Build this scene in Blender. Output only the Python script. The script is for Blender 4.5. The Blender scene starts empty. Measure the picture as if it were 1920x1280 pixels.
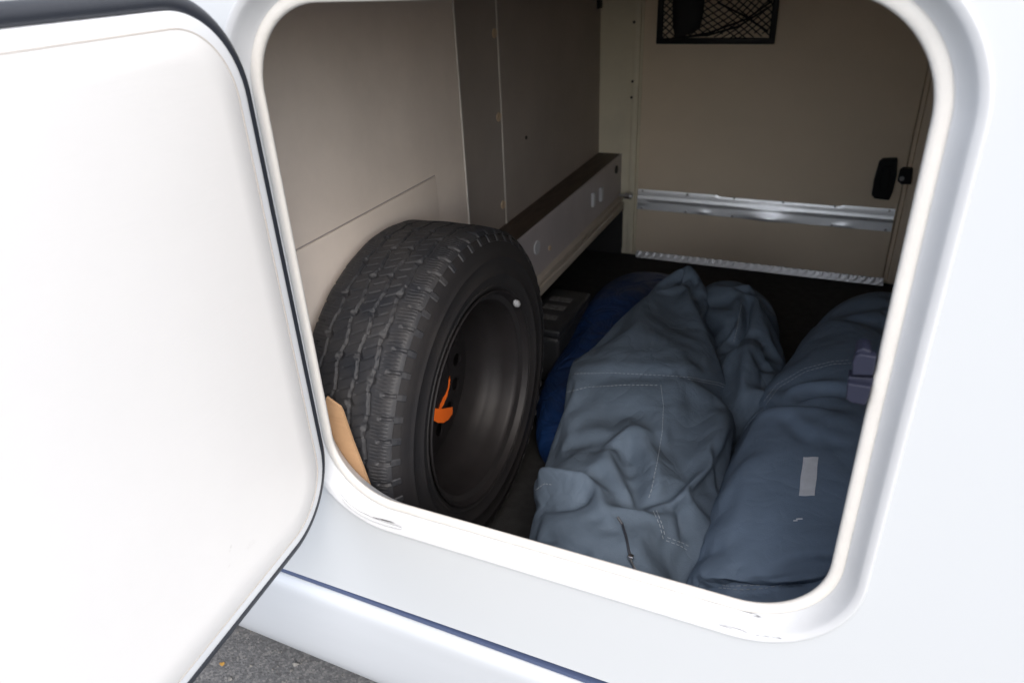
import bpy, math, random
import numpy as np
from mathutils import Vector, Matrix
from mathutils.bvhtree import BVHTree

random.seed(7); rng = np.random.default_rng(7)
scene = bpy.context.scene
H = 1.60                                   # camera height above the asphalt; all depths below are metres from the camera foot

# ------------------------------------------------------------------ camera
PP = np.array([960., 640.]); VX = np.array([-2300., 75.]); VZ = np.array([1085., 3160.])
FPX = math.sqrt(-np.dot(VX - PP, VZ - PP))
def _d(v):
    a = np.array([v[0]-PP[0], v[1]-PP[1], FPX]); return a/np.linalg.norm(a)
_ex = -_d(VX); _ez = -_d(VZ); _ey = np.cross(_ez, _ex)
CM = np.stack([_ex, _ey, _ez])             # world = CM @ (right, down, forward)
cam_d = bpy.data.cameras.new('camera'); cam = bpy.data.objects.new('camera', cam_d)
scene.collection.objects.link(cam); scene.camera = cam
cr, cu, cb = CM @ np.array([1, 0, 0]), CM @ np.array([0, -1, 0]), CM @ np.array([0, 0, -1])
mw = Matrix.Identity(4)
for i in range(3):
    mw[i][0], mw[i][1], mw[i][2] = cr[i], cu[i], cb[i]
mw[2][3] = H
cam.matrix_world = mw
cam_d.sensor_width = 36; cam_d.lens = 36*FPX/1920
cam_d.clip_start = 0.02; cam_d.clip_end = 2000
cam_d.dof.use_dof = True; cam_d.dof.focus_distance = 1.22; cam_d.dof.aperture_fstop = 4.5

# ------------------------------------------------------------------ light
SUN_EL, SUN_AZ = math.radians(46), math.radians(147)      # azimuth clockwise from +Y
world = bpy.data.worlds.new('World'); scene.world = world; world.use_nodes = True
wn = world.node_tree.nodes; wl = world.node_tree.links
bg = wn['Background']
sky = wn.new('ShaderNodeTexSky'); sky.sky_type = 'NISHITA'; sky.sun_disc = False
sky.sun_elevation = SUN_EL; sky.sun_rotation = SUN_AZ
sky.air_density = 1.0; sky.dust_density = 3.0; sky.ozone_density = 1.0
hs = wn.new('ShaderNodeHueSaturation'); hs.inputs['Saturation'].default_value = 0.76
wl.new(sky.outputs[0], hs.inputs['Color']); wl.new(hs.outputs[0], bg.inputs['Color'])
bg.inputs['Strength'].default_value = 0.14
sl = bpy.data.lights.new('sun', 'SUN'); sl.energy = 0.85; sl.angle = math.radians(100); sl.color = (1, .98, .95)
sun = bpy.data.objects.new('sun', sl); scene.collection.objects.link(sun)
sd = Vector((math.sin(SUN_AZ)*math.cos(SUN_EL), math.cos(SUN_AZ)*math.cos(SUN_EL), math.sin(SUN_EL)))
sun.rotation_euler = sd.to_track_quat('Z', 'Y').to_euler(); sun.location = (0, 0, 12)

vs = scene.view_settings
vs.view_transform = 'Standard'; vs.look = 'None'; vs.gamma = 1; vs.use_curve_mapping = False
vs.exposure = 1.38
scene.render.engine = 'CYCLES'
cy = scene.cycles
cy.max_bounces = 16; cy.diffuse_bounces = 10; cy.glossy_bounces = 6
cy.use_denoising = True
try: cy.denoiser = 'OPENIMAGEDENOISE'
except Exception: pass
cy.sample_clamp_indirect = 4.0
cy.caustics_reflective = False; cy.caustics_refractive = False

# ------------------------------------------------------------------ pixel -> place
def ray(p):
    return CM @ np.array([p[0]-PP[0], p[1]-PP[1], FPX])
def onX(p, X): r = ray(p); return r*(X/r[0])
def onY(p, Y): r = ray(p); return r*(Y/r[1])
def onZ(p, Z): r = ray(p); return r*(Z/r[2])

# ------------------------------------------------------------------ materials
MATS = {}
def mat(name, col, rough=.6, spec=.5, metal=0., var=.0, vscale=6., bump=0., bscale=200., coat=0., col2=None,
        bstretch=(1, 1, 1), vstretch=(1, 1, 1), sheen=0.):
    m = bpy.data.materials.new(name); m.use_nodes = True
    nt = m.node_tree; n = nt.nodes; l = nt.links; b = n['Principled BSDF']
    b.inputs['Roughness'].default_value = rough; b.inputs['Metallic'].default_value = metal
    b.inputs['Specular IOR Level'].default_value = spec
    if coat: b.inputs['Coat Weight'].default_value = coat; b.inputs['Coat Roughness'].default_value = .08
    if sheen: b.inputs['Sheen Weight'].default_value = sheen
    b.inputs['Base Color'].default_value = (*col, 1)
    geo = n.new('ShaderNodeNewGeometry')
    if var > 0 or col2:
        mp = n.new('ShaderNodeMapping'); mp.inputs['Scale'].default_value = vstretch
        l.new(geo.outputs['Position'], mp.inputs['Vector'])
        t = n.new('ShaderNodeTexNoise'); t.inputs['Scale'].default_value = vscale; t.inputs['Detail'].default_value = 8; t.inputs['Roughness'].default_value = .62
        l.new(mp.outputs[0], t.inputs['Vector'])
        r = n.new('ShaderNodeValToRGB'); r.color_ramp.elements[0].position = .3; r.color_ramp.elements[1].position = .72
        c2 = col2 if col2 else tuple(c*(1-var) for c in col)
        r.color_ramp.elements[0].color = (*c2, 1); r.color_ramp.elements[1].color = (*(col if col2 else tuple(min(1, c*(1+var*.5)) for c in col)), 1)
        l.new(t.outputs['Fac'], r.inputs[0]); l.new(r.outputs[0], b.inputs['Base Color'])
        rr = n.new('ShaderNodeMapRange'); rr.inputs['To Min'].default_value = min(1, rough*1.15); rr.inputs['To Max'].default_value = rough*.85
        l.new(t.outputs['Fac'], rr.inputs['Value']); l.new(rr.outputs[0], b.inputs['Roughness'])
    if bump > 0:
        mp2 = n.new('ShaderNodeMapping'); mp2.inputs['Scale'].default_value = bstretch
        l.new(geo.outputs['Position'], mp2.inputs['Vector'])
        t2 = n.new('ShaderNodeTexNoise'); t2.inputs['Scale'].default_value = bscale; t2.inputs['Detail'].default_value = 4
        l.new(mp2.outputs[0], t2.inputs['Vector'])
        bp = n.new('ShaderNodeBump'); bp.inputs['Strength'].default_value = 1; bp.inputs['Distance'].default_value = bump
        l.new(t2.outputs['Fac'], bp.inputs['Height']); l.new(bp.outputs[0], b.inputs['Normal'])
    MATS[name] = m
    return m

def add_smears(m, smears, dark=(.03, .03, .032)):
    """grime with a shape of its own: list of (centre, axis direction, half length, half width, strength) in world metres"""
    nt = m.node_tree; n = nt.nodes; l = nt.links; b = n['Principled BSDF']
    geo = n.new('ShaderNodeNewGeometry')
    tn = n.new('ShaderNodeTexNoise'); tn.inputs['Scale'].default_value = 420; tn.inputs['Detail'].default_value = 6
    mpn = n.new('ShaderNodeMapping'); mpn.inputs['Scale'].default_value = (.10, 1, 1.2)
    l.new(geo.outputs['Position'], mpn.inputs['Vector']); l.new(mpn.outputs[0], tn.inputs['Vector'])
    total = None
    for c, ax, hl, hw, st in smears:
        s = n.new('ShaderNodeVectorMath'); s.operation = 'SUBTRACT'; s.inputs[1].default_value = c
        l.new(geo.outputs['Position'], s.inputs[0])
        ax = Vector(ax).normalized()
        d = n.new('ShaderNodeVectorMath'); d.operation = 'DOT_PRODUCT'; d.inputs[1].default_value = ax
        l.new(s.outputs[0], d.inputs[0])
        ln = n.new('ShaderNodeVectorMath'); ln.operation = 'DOT_PRODUCT'; l.new(s.outputs[0], ln.inputs[0]); l.new(s.outputs[0], ln.inputs[1])
        def math_(op, a, bb):
            q = n.new('ShaderNodeMath'); q.operation = op
            for k, v in enumerate((a, bb)):
                if isinstance(v, (int, float)): q.inputs[k].default_value = v
                else: l.new(v, q.inputs[k])
            return q.outputs[0]
        d2 = math_('MULTIPLY', d.outputs['Value'], d.outputs['Value'])
        perp = math_('SUBTRACT', ln.outputs['Value'], d2)
        e = math_('ADD', math_('DIVIDE', d2, hl*hl), math_('DIVIDE', perp, hw*hw))
        g = math_('SUBTRACT', 1.0, e); g = math_('MAXIMUM', g, 0.0)
        g = math_('MULTIPLY', g, st)
        total = g if total is None else math_('MAXIMUM', total, g)
    nm = math_('MULTIPLY', total, math_('MULTIPLY', math_('MAXIMUM', math_('SUBTRACT', tn.outputs['Fac'], .40), 0.0), 5.0))
    nm = math_('MINIMUM', nm, .85)
    mix = n.new('ShaderNodeMix'); mix.data_type = 'RGBA'
    l.new(nm, mix.inputs[0]); mix.inputs[7].default_value = (*dark, 1)
    src = b.inputs['Base Color']
    if src.is_linked: l.new(src.links[0].from_socket, mix.inputs[6])
    else: mix.inputs[6].default_value = src.default_value
    l.new(mix.outputs[2], src)

mat('body_white', (.475, .497, .515), rough=.28, coat=.2, bump=.0006, bscale=2.2)
mat('skirt_white', (.44, .462, .487), rough=.33, coat=.1, var=.05, vscale=9, vstretch=(.15, 1, 1), bump=.0002, bscale=30, bstretch=(.05, 1, 1))
mat('frame_white', (.50, .513, .528), rough=.38, var=.05, vscale=14, bump=.0001, bscale=160)
mat('seal_cream', (.60, .585, .555), rough=.6, var=.06, vscale=30, bump=.0005, bscale=420)
mat('door_panel', (.77, .762, .75), rough=.5, var=.02, vscale=5, bump=.00015, bscale=90, bstretch=(.3, .3, 3))
mat('door_border', (.75, .768, .79), rough=.35)
mat('rubber_black', (.028, .032, .042), rough=.42, bump=.0002, bscale=120)
mat('trim_blue', (.055, .075, .14), rough=.4)
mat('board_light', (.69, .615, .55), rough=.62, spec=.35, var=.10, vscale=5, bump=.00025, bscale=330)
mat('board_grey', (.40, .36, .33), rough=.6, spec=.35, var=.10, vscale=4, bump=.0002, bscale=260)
mat('board_far', (.80, .685, .54), rough=.5, spec=.4, var=.06, vscale=2.5, bump=.0002, bscale=240)
mat('post_cream', (.74, .69, .55), rough=.45, var=.08, vscale=8)
mat('board_joint', (.30, .275, .265), rough=.7)
mat('edge_pale', (.56, .53, .50), rough=.5)
mat('plug_cream', (.60, .47, .33), rough=.5)
mat('ledge_grey', (.50, .47, .485), rough=.5, var=.08, vscale=9)
mat('ledge_wood', (.085, .06, .045), rough=.55, var=.35, vscale=18, vstretch=(4, .7, 1))
mat('rail_beige', (.55, .50, .43), rough=.45, var=.1, vscale=12)
mat('plastic_white', (.6, .62, .66), rough=.4)
mat('plastic_black', (.008, .009, .011), rough=.45, spec=.2)
mat('steel', (.55, .56, .58), rough=.3, metal=1)
mat('aluminium', (.78, .80, .84), rough=.42, metal=1, var=.05, vscale=30, bump=.0006, bscale=14)
mat('floor_black', (.018, .018, .019), rough=.85, var=.4, vscale=40, bump=.0015, bscale=400)
mat('rubber_tyre', (.011, .0135, .019), rough=.55, spec=.35, col2=(.038, .037, .038), vscale=14, bump=.0004, bscale=260)
mat('rubber_side', (.013, .013, .015), rough=.6, spec=.3, col2=(.022, .020, .020), vscale=10, bump=.0003, bscale=200)
mat('wheel_steel', (.0165, .0150, .0160), rough=.5, spec=.25, var=.3, vscale=14, bump=.0002, bscale=60)
mat('lead_grey', (.42, .43, .45), rough=.5, metal=.3)
mat('strap_orange', (1.0, .17, .012), rough=.65, bump=.0003, bscale=700)
mat('cardboard', (.46, .28, .15), rough=.85, var=.12, vscale=20, bump=.0009, bscale=60, bstretch=(.2, 1, 3))
mat('bag_grey', (.100, .134, .178), rough=.78, spec=.2, var=.14, vscale=7, bump=.0006, bscale=520)
mat('bag_grey_lit', (.122, .168, .235), rough=.78, spec=.2, var=.12, vscale=7, bump=.0006, bscale=520)  # same fabric as bag_grey, colour lightened for the stronger light on this bag
mat('thread', (.26, .29, .32), rough=.8)
mat('tape_grey', (.52, .545, .59), rough=.6, var=.1, vscale=60, bump=.0003, bscale=900)
mat('bag_blue', (.006, .028, .105), rough=.5, var=.25, vscale=9, bump=.0015, bscale=26)
mat('case_grey', (.022, .024, .028), rough=.5, var=.3, vscale=30)
mat('sticker_white', (.20, .20, .21), rough=.6, col2=(.03, .03, .03), vscale=120)
mat('cord_black', (.008, .008, .010), rough=.7)
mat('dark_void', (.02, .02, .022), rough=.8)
mat('leaf_dry', (.45, .26, .06), rough=.7)
mat('stone_pale', (.19, .185, .175), rough=.85, var=.4, vscale=50)
def add_wrinkles(m, layers):
    """fine relief: small sharp creases in stiff fabric"""
    nt = m.node_tree; n = nt.nodes; l = nt.links; b = n['Principled BSDF']; geo = n.new('ShaderNodeNewGeometry')
    prev = b.inputs['Normal'].links[0].from_socket if b.inputs['Normal'].is_linked else None
    for sc, dist, ds, st in layers:
        mp = n.new('ShaderNodeMapping'); mp.inputs['Scale'].default_value = st; l.new(geo.outputs['Position'], mp.inputs['Vector'])
        t = n.new('ShaderNodeTexNoise'); t.inputs['Scale'].default_value = sc; t.inputs['Detail'].default_value = 2.5; t.inputs['Distortion'].default_value = ds
        l.new(mp.outputs[0], t.inputs['Vector'])
        a = n.new('ShaderNodeMath'); a.operation = 'SUBTRACT'; a.inputs[1].default_value = .5; l.new(t.outputs['Fac'], a.inputs[0])
        c = n.new('ShaderNodeMath'); c.operation = 'ABSOLUTE'; l.new(a.outputs[0], c.inputs[0])
        p = n.new('ShaderNodeMath'); p.operation = 'POWER'; p.inputs[1].default_value = .75; l.new(c.outputs[0], p.inputs[0])
        bp = n.new('ShaderNodeBump'); bp.inputs['Distance'].default_value = dist; bp.inputs['Strength'].default_value = 1
        l.new(p.outputs[0], bp.inputs['Height'])
        if prev: l.new(prev, bp.inputs['Normal'])
        prev = bp.outputs[0]
    l.new(prev, b.inputs['Normal'])
add_wrinkles(MATS['bag_grey'], [(8, .007, .8, (1, .8, 1)), (24, .0016, .6, (1, 1, 1))])
add_wrinkles(MATS['bag_grey_lit'], [(6, .005, .8, (1, .8, 1)), (22, .0012, .6, (1, 1, 1))])
add_wrinkles(MATS['bag_blue'], [(10, .016, 1.2, (1, .8, 1))])
# asphalt
ma = mat('asphalt', (.085, .085, .088), rough=.9, bump=.0035, bscale=170)
nt = ma.node_tree; n_ = nt.nodes; l_ = nt.links; b_ = n_['Principled BSDF']
g_ = n_.new('ShaderNodeNewGeometry')
v1 = n_.new('ShaderNodeTexVoronoi'); v1.inputs['Scale'].default_value = 150; l_.new(g_.outputs['Position'], v1.inputs['Vector'])
r1 = n_.new('ShaderNodeValToRGB'); cr_ = r1.color_ramp
cr_.elements[0].position = 0; cr_.elements[0].color = (.06, .062, .066, 1); cr_.elements[1].position = 1; cr_.elements[1].color = (.25, .245, .24, 1)
cr_.elements.new(.55).color = (.125, .128, .134, 1)
l_.new(v1.outputs['Color'], r1.inputs[0])
nz = n_.new('ShaderNodeTexNoise'); nz.inputs['Scale'].default_value = 5; nz.inputs['Detail'].default_value = 6; l_.new(g_.outputs['Position'], nz.inputs['Vector'])
mx = n_.new('ShaderNodeMix'); mx.data_type = 'RGBA'; mx.blend_type = 'MULTIPLY'; mx.inputs[0].default_value = .6
l_.new(r1.outputs[0], mx.inputs[6]); l_.new(nz.outputs['Fac'], mx.inputs[7]); 
br = n_.new('ShaderNodeBrightContrast'); br.inputs['Bright'].default_value = .035; l_.new(mx.outputs[2], br.inputs['Color'])
l_.new(br.outputs[0], b_.inputs['Base Color'])

# ------------------------------------------------------------------ object helpers (vertices are camera-foot metres with z from the camera)
def thing(name, label, cat, base, group=None):
    o = bpy.data.objects.new(name, None); scene.collection.objects.link(o)
    o.location = (base[0], base[1], base[2]+H); o.empty_display_size = .05
    o['label'] = label; o['category'] = cat
    if group: o['group'] = group
    return o
def wloc(o):
    v = Vector(o.location)
    while o.parent: o = o.parent; v += Vector(o.location)
    return v
def add(name, V, F, m, parent=None, smooth=True, auto=None, loc=None):
    V = np.asarray(V, float).copy(); V[:, 2] += H
    mn, mxx = V.min(0), V.max(0)
    pv = np.array([(mn[0]+mxx[0])/2, (mn[1]+mxx[1])/2, mn[2]]) if loc is None else np.array([loc[0], loc[1], loc[2]+H])
    me = bpy.data.meshes.new(name)
    me.from_pydata((V-pv).tolist(), [], [tuple(int(i) for i in f) for f in F])
    me.materials.append(MATS[m] if isinstance(m, str) else m)
    me.update()
    import bmesh
    bm = bmesh.new(); bm.from_mesh(me); bmesh.ops.recalc_face_normals(bm, faces=bm.faces); bm.to_mesh(me); bm.free()
    if smooth:
        me.polygons.foreach_set('use_smooth', [True]*len(me.polygons))
        me.set_sharp_from_angle(angle=math.radians(auto if auto else 40))
    o = bpy.data.objects.new(name, me); scene.collection.objects.link(o)
    o.location = Vector(pv) - (wloc(parent) if parent else Vector((0, 0, 0)))
    if parent: o.parent = parent
    return o
def tag(o, label=None, cat=None, group=None, kind=None):
    for k, v in (('label', label), ('category', cat), ('group', group), ('kind', kind)):
        if v: o[k] = v
    return o
class MB:
    def __init__(s): s.v = []; s.f = []
    def put(s, V, F):
        k = len(s.v); s.v += [tuple(p) for p in V]; s.f += [tuple(i+k for i in f) for f in F]; return s
    def box(s, x0, x1, y0, y1, z0, z1, bev=0.):
        if bev <= 0:
            V = [(x, y, z) for z in (z0, z1) for y in (y0, y1) for x in (x0, x1)]
            F = [(0, 1, 3, 2), (4, 6, 7, 5), (0, 4, 5, 1), (2, 3, 7, 6), (0, 2, 6, 4), (1, 5, 7, 3)]
            return s.put(V, F)
        import bmesh
        bm = bmesh.new(); bmesh.ops.create_cube(bm, size=1)
        for v in bm.verts: v.co = Vector(((x0+x1)/2+v.co.x*(x1-x0), (y0+y1)/2+v.co.y*(y1-y0), (z0+z1)/2+v.co.z*(z1-z0)))
        bmesh.ops.bevel(bm, geom=bm.edges[:], offset=bev, segments=3, profile=.5, affect='EDGES')
        bm.verts.index_update()
        V = [tuple(v.co) for v in bm.verts]; F = [tuple(v.index for v in f.verts) for f in bm.faces]; bm.free()
        return s.put(V, F)
    def tube(s, pts, r, n=8, closed=False):
        P = [Vector(p) for p in pts]; k = len(P); rings = []
        rr = r if hasattr(r, '__len__') else [r]*k
        for i, p in enumerate(P):
            a = P[(i-1) % k] if (i > 0 or closed) else P[i]; b = P[(i+1) % k] if (i < k-1 or closed) else P[i]
            t = (b-a).normalized(); up = Vector((0, 0, 1)) if abs(t.z) < .9 else Vector((1, 0, 0))
            u = t.cross(up).normalized(); w = u.cross(t)
            rings.append([p+u*rr[i]*math.cos(q*2*math.pi/n)+w*rr[i]*math.sin(q*2*math.pi/n) for q in range(n)])
        V = [v for R in rings for v in R]; F = []
        for i in range(k if closed else k-1):
            for q in range(n):
                F.append((i*n+q, i*n+(q+1) % n, ((i+1) % k)*n+(q+1) % n, ((i+1) % k)*n+q))
        if not closed: F += [tuple(range(n)), tuple(range((k-1)*n, k*n))]
        return s.put(V, F)
    def disc(s, c, ax, r, d, n=24):
        c = Vector(c); ax = Vector(ax).normalized()
        return s.tube([c-ax*d/2, c+ax*d/2], r, n)
    def build(s, name, m, parent=None, **k): return add(name, s.v, s.f, m, parent, **k)
def box(name, m, parent, x0, x1, y0, y1, z0, z1, bev=0., **k):
    return MB().box(x0, x1, y0, y1, z0, z1, bev).build(name, m, parent, **k)

def rrect(x0, x1, z0, z1, r, off=0., n=14):
    x0 -= off; x1 += off; z0 -= off; z1 += off; r = max(1e-4, r+off)
    pts = []
    for cx, cz, a0 in ((x1-r, z1-r, 0), (x0+r, z1-r, 90), (x0+r, z0+r, 180), (x1-r, z0+r, 270)):
        for i in range(n+1):
            a = math.radians(a0+90*i/n); pts.append((cx+r*math.cos(a), cz+r*math.sin(a)))
    return pts
def sweep_rect(rect, prof, n=14, fn=lambda a, b, c: (a, c, b)):
    """prof: list of (offset outward, depth); fn(x, z, depth) -> xyz"""
    V = []; F = []; m = None
    for o, d in prof:
        L = rrect(*rect, off=o, n=n); m = len(L)
        V += [fn(x, z, d) for x, z in L]
    for i in range(len(prof)-1):
        for j in range(m):
            F.append((i*m+j, i*m+(j+1) % m, (i+1)*m+(j+1) % m, (i+1)*m+j))
    return V, F

# ================================================================== ground
G = 60.
gv = [(x, y, -H) for y in np.linspace(-G, G, 13) for x in np.linspace(-G, G, 13)]
gf = [(j*13+i, j*13+i+1, (j+1)*13+i+1, (j+1)*13+i) for j in range(12) for i in range(12)]
tag(add('ground', gv, gf, 'asphalt', smooth=False), kind='structure')
sv = MB()
for k in range(1500):
    c = np.array([rng.uniform(-1.9, -.3), rng.uniform(.3, 1.6), -H]); s = rng.uniform(.0015, .0045)*(1+1.2*(rng.random() > .95))
    q = rng.normal(size=(6, 3))*.25*s
    base = np.array([(1, 0, .2), (-1, 0, .2), (0, 1, .2), (0, -1, .2), (0, 0, .8), (0, 0, -.3)])*s
    sv.put(c+base+q, [(0, 2, 4), (2, 1, 4), (1, 3, 4), (3, 0, 4), (2, 0, 5), (1, 2, 5), (3, 1, 5), (0, 3, 5)])
tag(sv.build('grit', 'stone_pale', smooth=False), 'loose pale grit scattered over grey asphalt', 'grit', kind='stuff')
lf = onZ((416, 1243), -H+.004)
lm = MB(); pts = [(lf[0]+.007*math.cos(a)*(1+.25*math.sin(3*a)), lf[1]+.005*math.sin(a), lf[2]+.003*math.sin(2*a)) for a in np.linspace(0, 2*math.pi, 14, endpoint=False)]
lm.put(pts+[(p[0], p[1], p[2]-.001) for p in pts], [tuple(range(14)), tuple(range(27, 13, -1))]+[(i, (i+1) % 14, 14+(i+1) % 14, 14+i) for i in range(14)])
tag(lm.build('dry_leaf', 'leaf_dry'), 'tiny orange dry leaf scrap on asphalt beside the skirt', 'leaf')

# ================================================================== motorhome
YB = .684                                          # plane of the outside wall
XL, XR, ZT = -4.6, .66, 1.25
YF = 2.84                                          # inner face of the opposite wall
ZF = -1.155                                        # garage floor
ZC = .14                                           # garage ceiling
OP = (-.653, .0622, -.743, -.038, .100)             # opening: x0 x1 z0 z1 radius
van = thing('motorhome', 'white motorhome with an open garage hatch in its side wall', 'motorhome', (-2., 1.75, -H))

W = .039
hole = rrect(*OP, off=W-.004); m_ = len(hole)
outer = rrect(XL, XR, -.957, ZT, .001)
V = [(x, YB, z) for x, z in hole]+[(x, YB, z) for x, z in outer]
# thickness inwards
V += [(x, YB+.03, z) for x, z in outer]
F = [(j, (j+1) % m_, m_+(j+1) % m_, m_+j) for j in range(m_)]+[(m_+j, m_+(j+1) % m_, 2*m_+(j+1) % m_, 2*m_+j) for j in range(m_)]
add('side_wall', V, F, 'body_white', van)
shell = MB()
shell.box(XL, XR-.001, YF+.03, YF+.06, -1.20, ZT-.001)
shell.box(XR-.03, XR-.001, YB+.03, YF+.03, -1.20, ZT-.001)
shell.box(XL+.001, XL+.03, YB+.03, YF+.03, -1.20, ZT-.001)
shell.box(XL+.03, XR-.03, YB+.03, YF+.03, ZT-.04, ZT-.002)
shell.box(XL+.03, XR-.03, YB+.06, YF+.03, -1.235, -1.20)
shell.build('body_shell', 'body_white', van, smooth=False)
# skirt along the sill
def zs(x): return -.0165*(x+.78)
prof = [(.715, -.966), (.700, -.9665), (.690, -.9675), (.6815, -.970), (.6750, -.9745), (.6710, -.9805), (.6690, -.989), (.6685, -1.000), (.668, -1.03), (.668, -1.07), (.6695, -1.11), (.6735, -1.145), (.681, -1.175), (.693, -1.197), (.710, -1.212), (.735, -1.220), (.78, -1.222)]
xs = np.linspace(XL, XR, 40)
V = [(x, y, z+zs(x)) for x in xs for y, z in prof]; k = len(prof)
F = [(i*k+j, i*k+j+1, (i+1)*k+j+1, (i+1)*k+j) for i in range(len(xs)-1) for j in range(k-1)]
add('skirt', V, F, 'skirt_white', van, auto=60)
V = []; F = []
for x in xs:
    z = zs(x); V += [(x, .6825, -.9575+z), (x, .6820, -.9645+z), (x, .70, -.9655+z), (x, .70, -.9565+z)]
for i in range(len(xs)-1):
    for j in range(4): F.append((i*4+j, i*4+(j+1) % 4, (i+1)*4+(j+1) % 4, (i+1)*4+j))
add('seam_trim', V, F, 'trim_blue', van, smooth=False)
# wheels far along the sill, outside the picture
for nm, wx in (('road_wheel', -3.7), ('road_wheel', -.95+1.3-2.0)):
    for wy in (.95, 2.6):
        w = MB(); rr = [(.20, -.09), (.28, -.11), (.335, -.10), (.345, -.07), (.345, .07), (.335, .10), (.28, .11), (.20, .09), (.17, .0)]
        N = 40; V = []; F = []
        for i in range(N):
            a = 2*math.pi*i/N
            V += [(wx+r*math.cos(a), wy+d, -H+.345+r*math.sin(a)) for r, d in rr]
        q = len(rr)
        for i in range(N):
            for j in range(q): F.append((i*q+j, i*q+(j+1) % q, ((i+1) % N)*q+(j+1) % q, ((i+1) % N)*q+j))
        w.put(V, F).disc((wx, wy, -H+.345), (0, 1, 0), .175, .05)
        w.build('road_wheel', 'rubber_side', van)

# hatch frame round the opening
fr_prof = [(.0375, .7460), (.0110, .7135), (.0125, .7080), (.0146, .7050), (.0156, .7043), (.0168, .7032), (.0255, .6895), (.0275, .6862), (.0288, .6844), (.0300, .6832), (.0352, .6808), (.0372, .6806), (.0385, .6815), (.0392, .6835), (.0394, .690)]
V, F = sweep_rect(OP, fr_prof, n=20)
hf = add('hatch_frame', V, F, 'frame_white', van, auto=75)
seal_prof = [(.0115, .7145), (.0040, .7130), (.0010, .7112), (0, .7088), (.0006, .7060), (.0026, .7040), (.0060, .7030), (.0100, .7030), (.0128, .7036), (.0142, .7052), (.0146, .7080)]
V, F = sweep_rect(OP, seal_prof, n=20)
sl_ = add('seal', V, F, 'seal_cream', hf, auto=75)
V, F = sweep_rect(OP, fr_prof, n=20); _ft = BVHTree.FromPolygons([Vector(v) for v in V], F)
def _fp(p):
    h = _ft.ray_cast(Vector((0, 0, 0)), Vector(ray(p)).normalized()); return h[0] if h[0] is not None else Vector(onY(p, .705))
def smear(p0, p1, hw, st):
    a, b = _fp(p0), _fp(p1); c = _fp(((p0[0]+p1[0])/2, (p0[1]+p1[1])/2))
    return (c+Vector((0, 0, H)), (b-a), max((b-a).length/2, .002), hw, st)
_sm = [smear((693, 930), (742, 945), .0042, 1.4), (smear((720, 942), (790, 962), .0048, .8)), smear((668, 958), (700, 973), .0030, 1.0), smear((690, 967), (752, 984), .0022, 1.5),
    smear((845, 978), (965, 1012), .0012, 1.2), smear((950, 1011), (1160, 1068), .0011, 1.3), smear((1330, 1117), (1440, 1150), .0022, 1.5), smear((1360, 1132), (1436, 1160), .0030, 1.2),
    smear((1325, 1163), (1420, 1190), .0022, 1.5), smear((1400, 1188), (1500, 1200), .0013, .9), smear((1290, 1112), (1400, 1145), .0040, .5)]
add_smears(MATS['frame_white'], _sm)
add_smears(MATS['seal_cream'], [(c, a, h, w, st*.5) for c, a, h, w, st in _sm])
# raised drain lip in the lower corner of the frame
pts = [onY(p, .683) for p in ((636, 925), (652, 945), (672, 960), (700, 974), (726, 983), (752, 990))]
MB().tube(pts, [.001, .0022, .0026, .0026, .0026, .002], 8).build('drain_lip', 'frame_white', hf)
# black catch clipped on the frame
ct = MB()
def slab(px, Y0, Y1, mb):
    P = [onY(p, Y0) for p in px]; k = len(P)
    mb.put([tuple(p) for p in P]+[(p[0], Y1, p[2]) for p in P], [tuple(range(k)), tuple(range(2*k-1, k-1, -1))]+[(i, (i+1) % k, k+(i+1) % k, k+i) for i in range(k)])
slab([(1598, 703), (1598, 680), (1603, 668), (1612, 664), (1643, 669), (1637, 704)], .700, .712, ct)
slab([(1592, 722), (1590, 706), (1640, 710), (1636, 726)], .706, .722, ct)
slab([(1589, 719), (1634, 726), (1630, 741), (1622, 760), (1596, 755), (1586, 748)], .698, .712, ct)
slab([(1601, 668), (1606, 658), (1618, 653), (1632, 658), (1634, 667)], .706, .73, ct)
cto = ct.build('catch', 'trim_blue', van, smooth=False)
bv = cto.modifiers.new('b', 'BEVEL'); bv.width = .0012; bv.segments = 2
cto.data.materials[0] = mat('catch_plastic', (.014, .016, .030), rough=.5, spec=.25)

# ---- open hatch door
hx, hy, ang = -.6345, .652, math.radians(-6.3)
du = np.array([-math.sin(ang), -math.cos(ang)]); dn = np.array([math.cos(ang), -math.sin(ang)])   # along the door from the hinge, and its inner normal
def dmap(u, z, n): return (hx+du[0]*u+dn[0]*n, hy+du[1]*u+dn[1]*n, z)
DR = (-.010, .705, -.731, -.0345, .098)
# outer pan
pan = [(-.02, -.034), (.016, -.034), (.020, -.030), (.020, -.017), (.001, -.0145), (-.0002, -.012), (-.0002, -.002), (-.0008, -.0006), (-.0024, 0), (-.020, 0)]
V, F = sweep_rect(DR, pan, n=20, fn=dmap)
m_ = len(rrect(*DR, n=20)); F.append(tuple(range(m_)))
door = add('hatch_door', V, F, 'door_border', van, auto=60)
pnl = [(-.0165, -.001), (-.0165, .0008), (-.0175, .0014), (-.05, .0014)]
V, F = sweep_rect(DR, pnl, n=20, fn=dmap); F.append(tuple(range(3*m_, 4*m_)))
dp = add('inner_panel', V, F, 'door_panel', door, auto=60)
V, F = sweep_rect(DR, [(-.0169, .0004), (-.0169, .00165), (-.0158, .00165), (-.0155, .0004)], n=20, fn=dmap)
add('panel_joint', V, F, mat('joint_tan', (.52, .47, .42), rough=.7), door, auto=60)
def dpt(p, n=.0014):
    r = ray(p); nn = np.array([dn[0], dn[1], 0]); c = np.array([hx, hy, 0])+nn*n
    t = np.dot(nn, c)/np.dot(nn, r); q = r*t; return Vector((q[0], q[1], q[2]+H))
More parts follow.
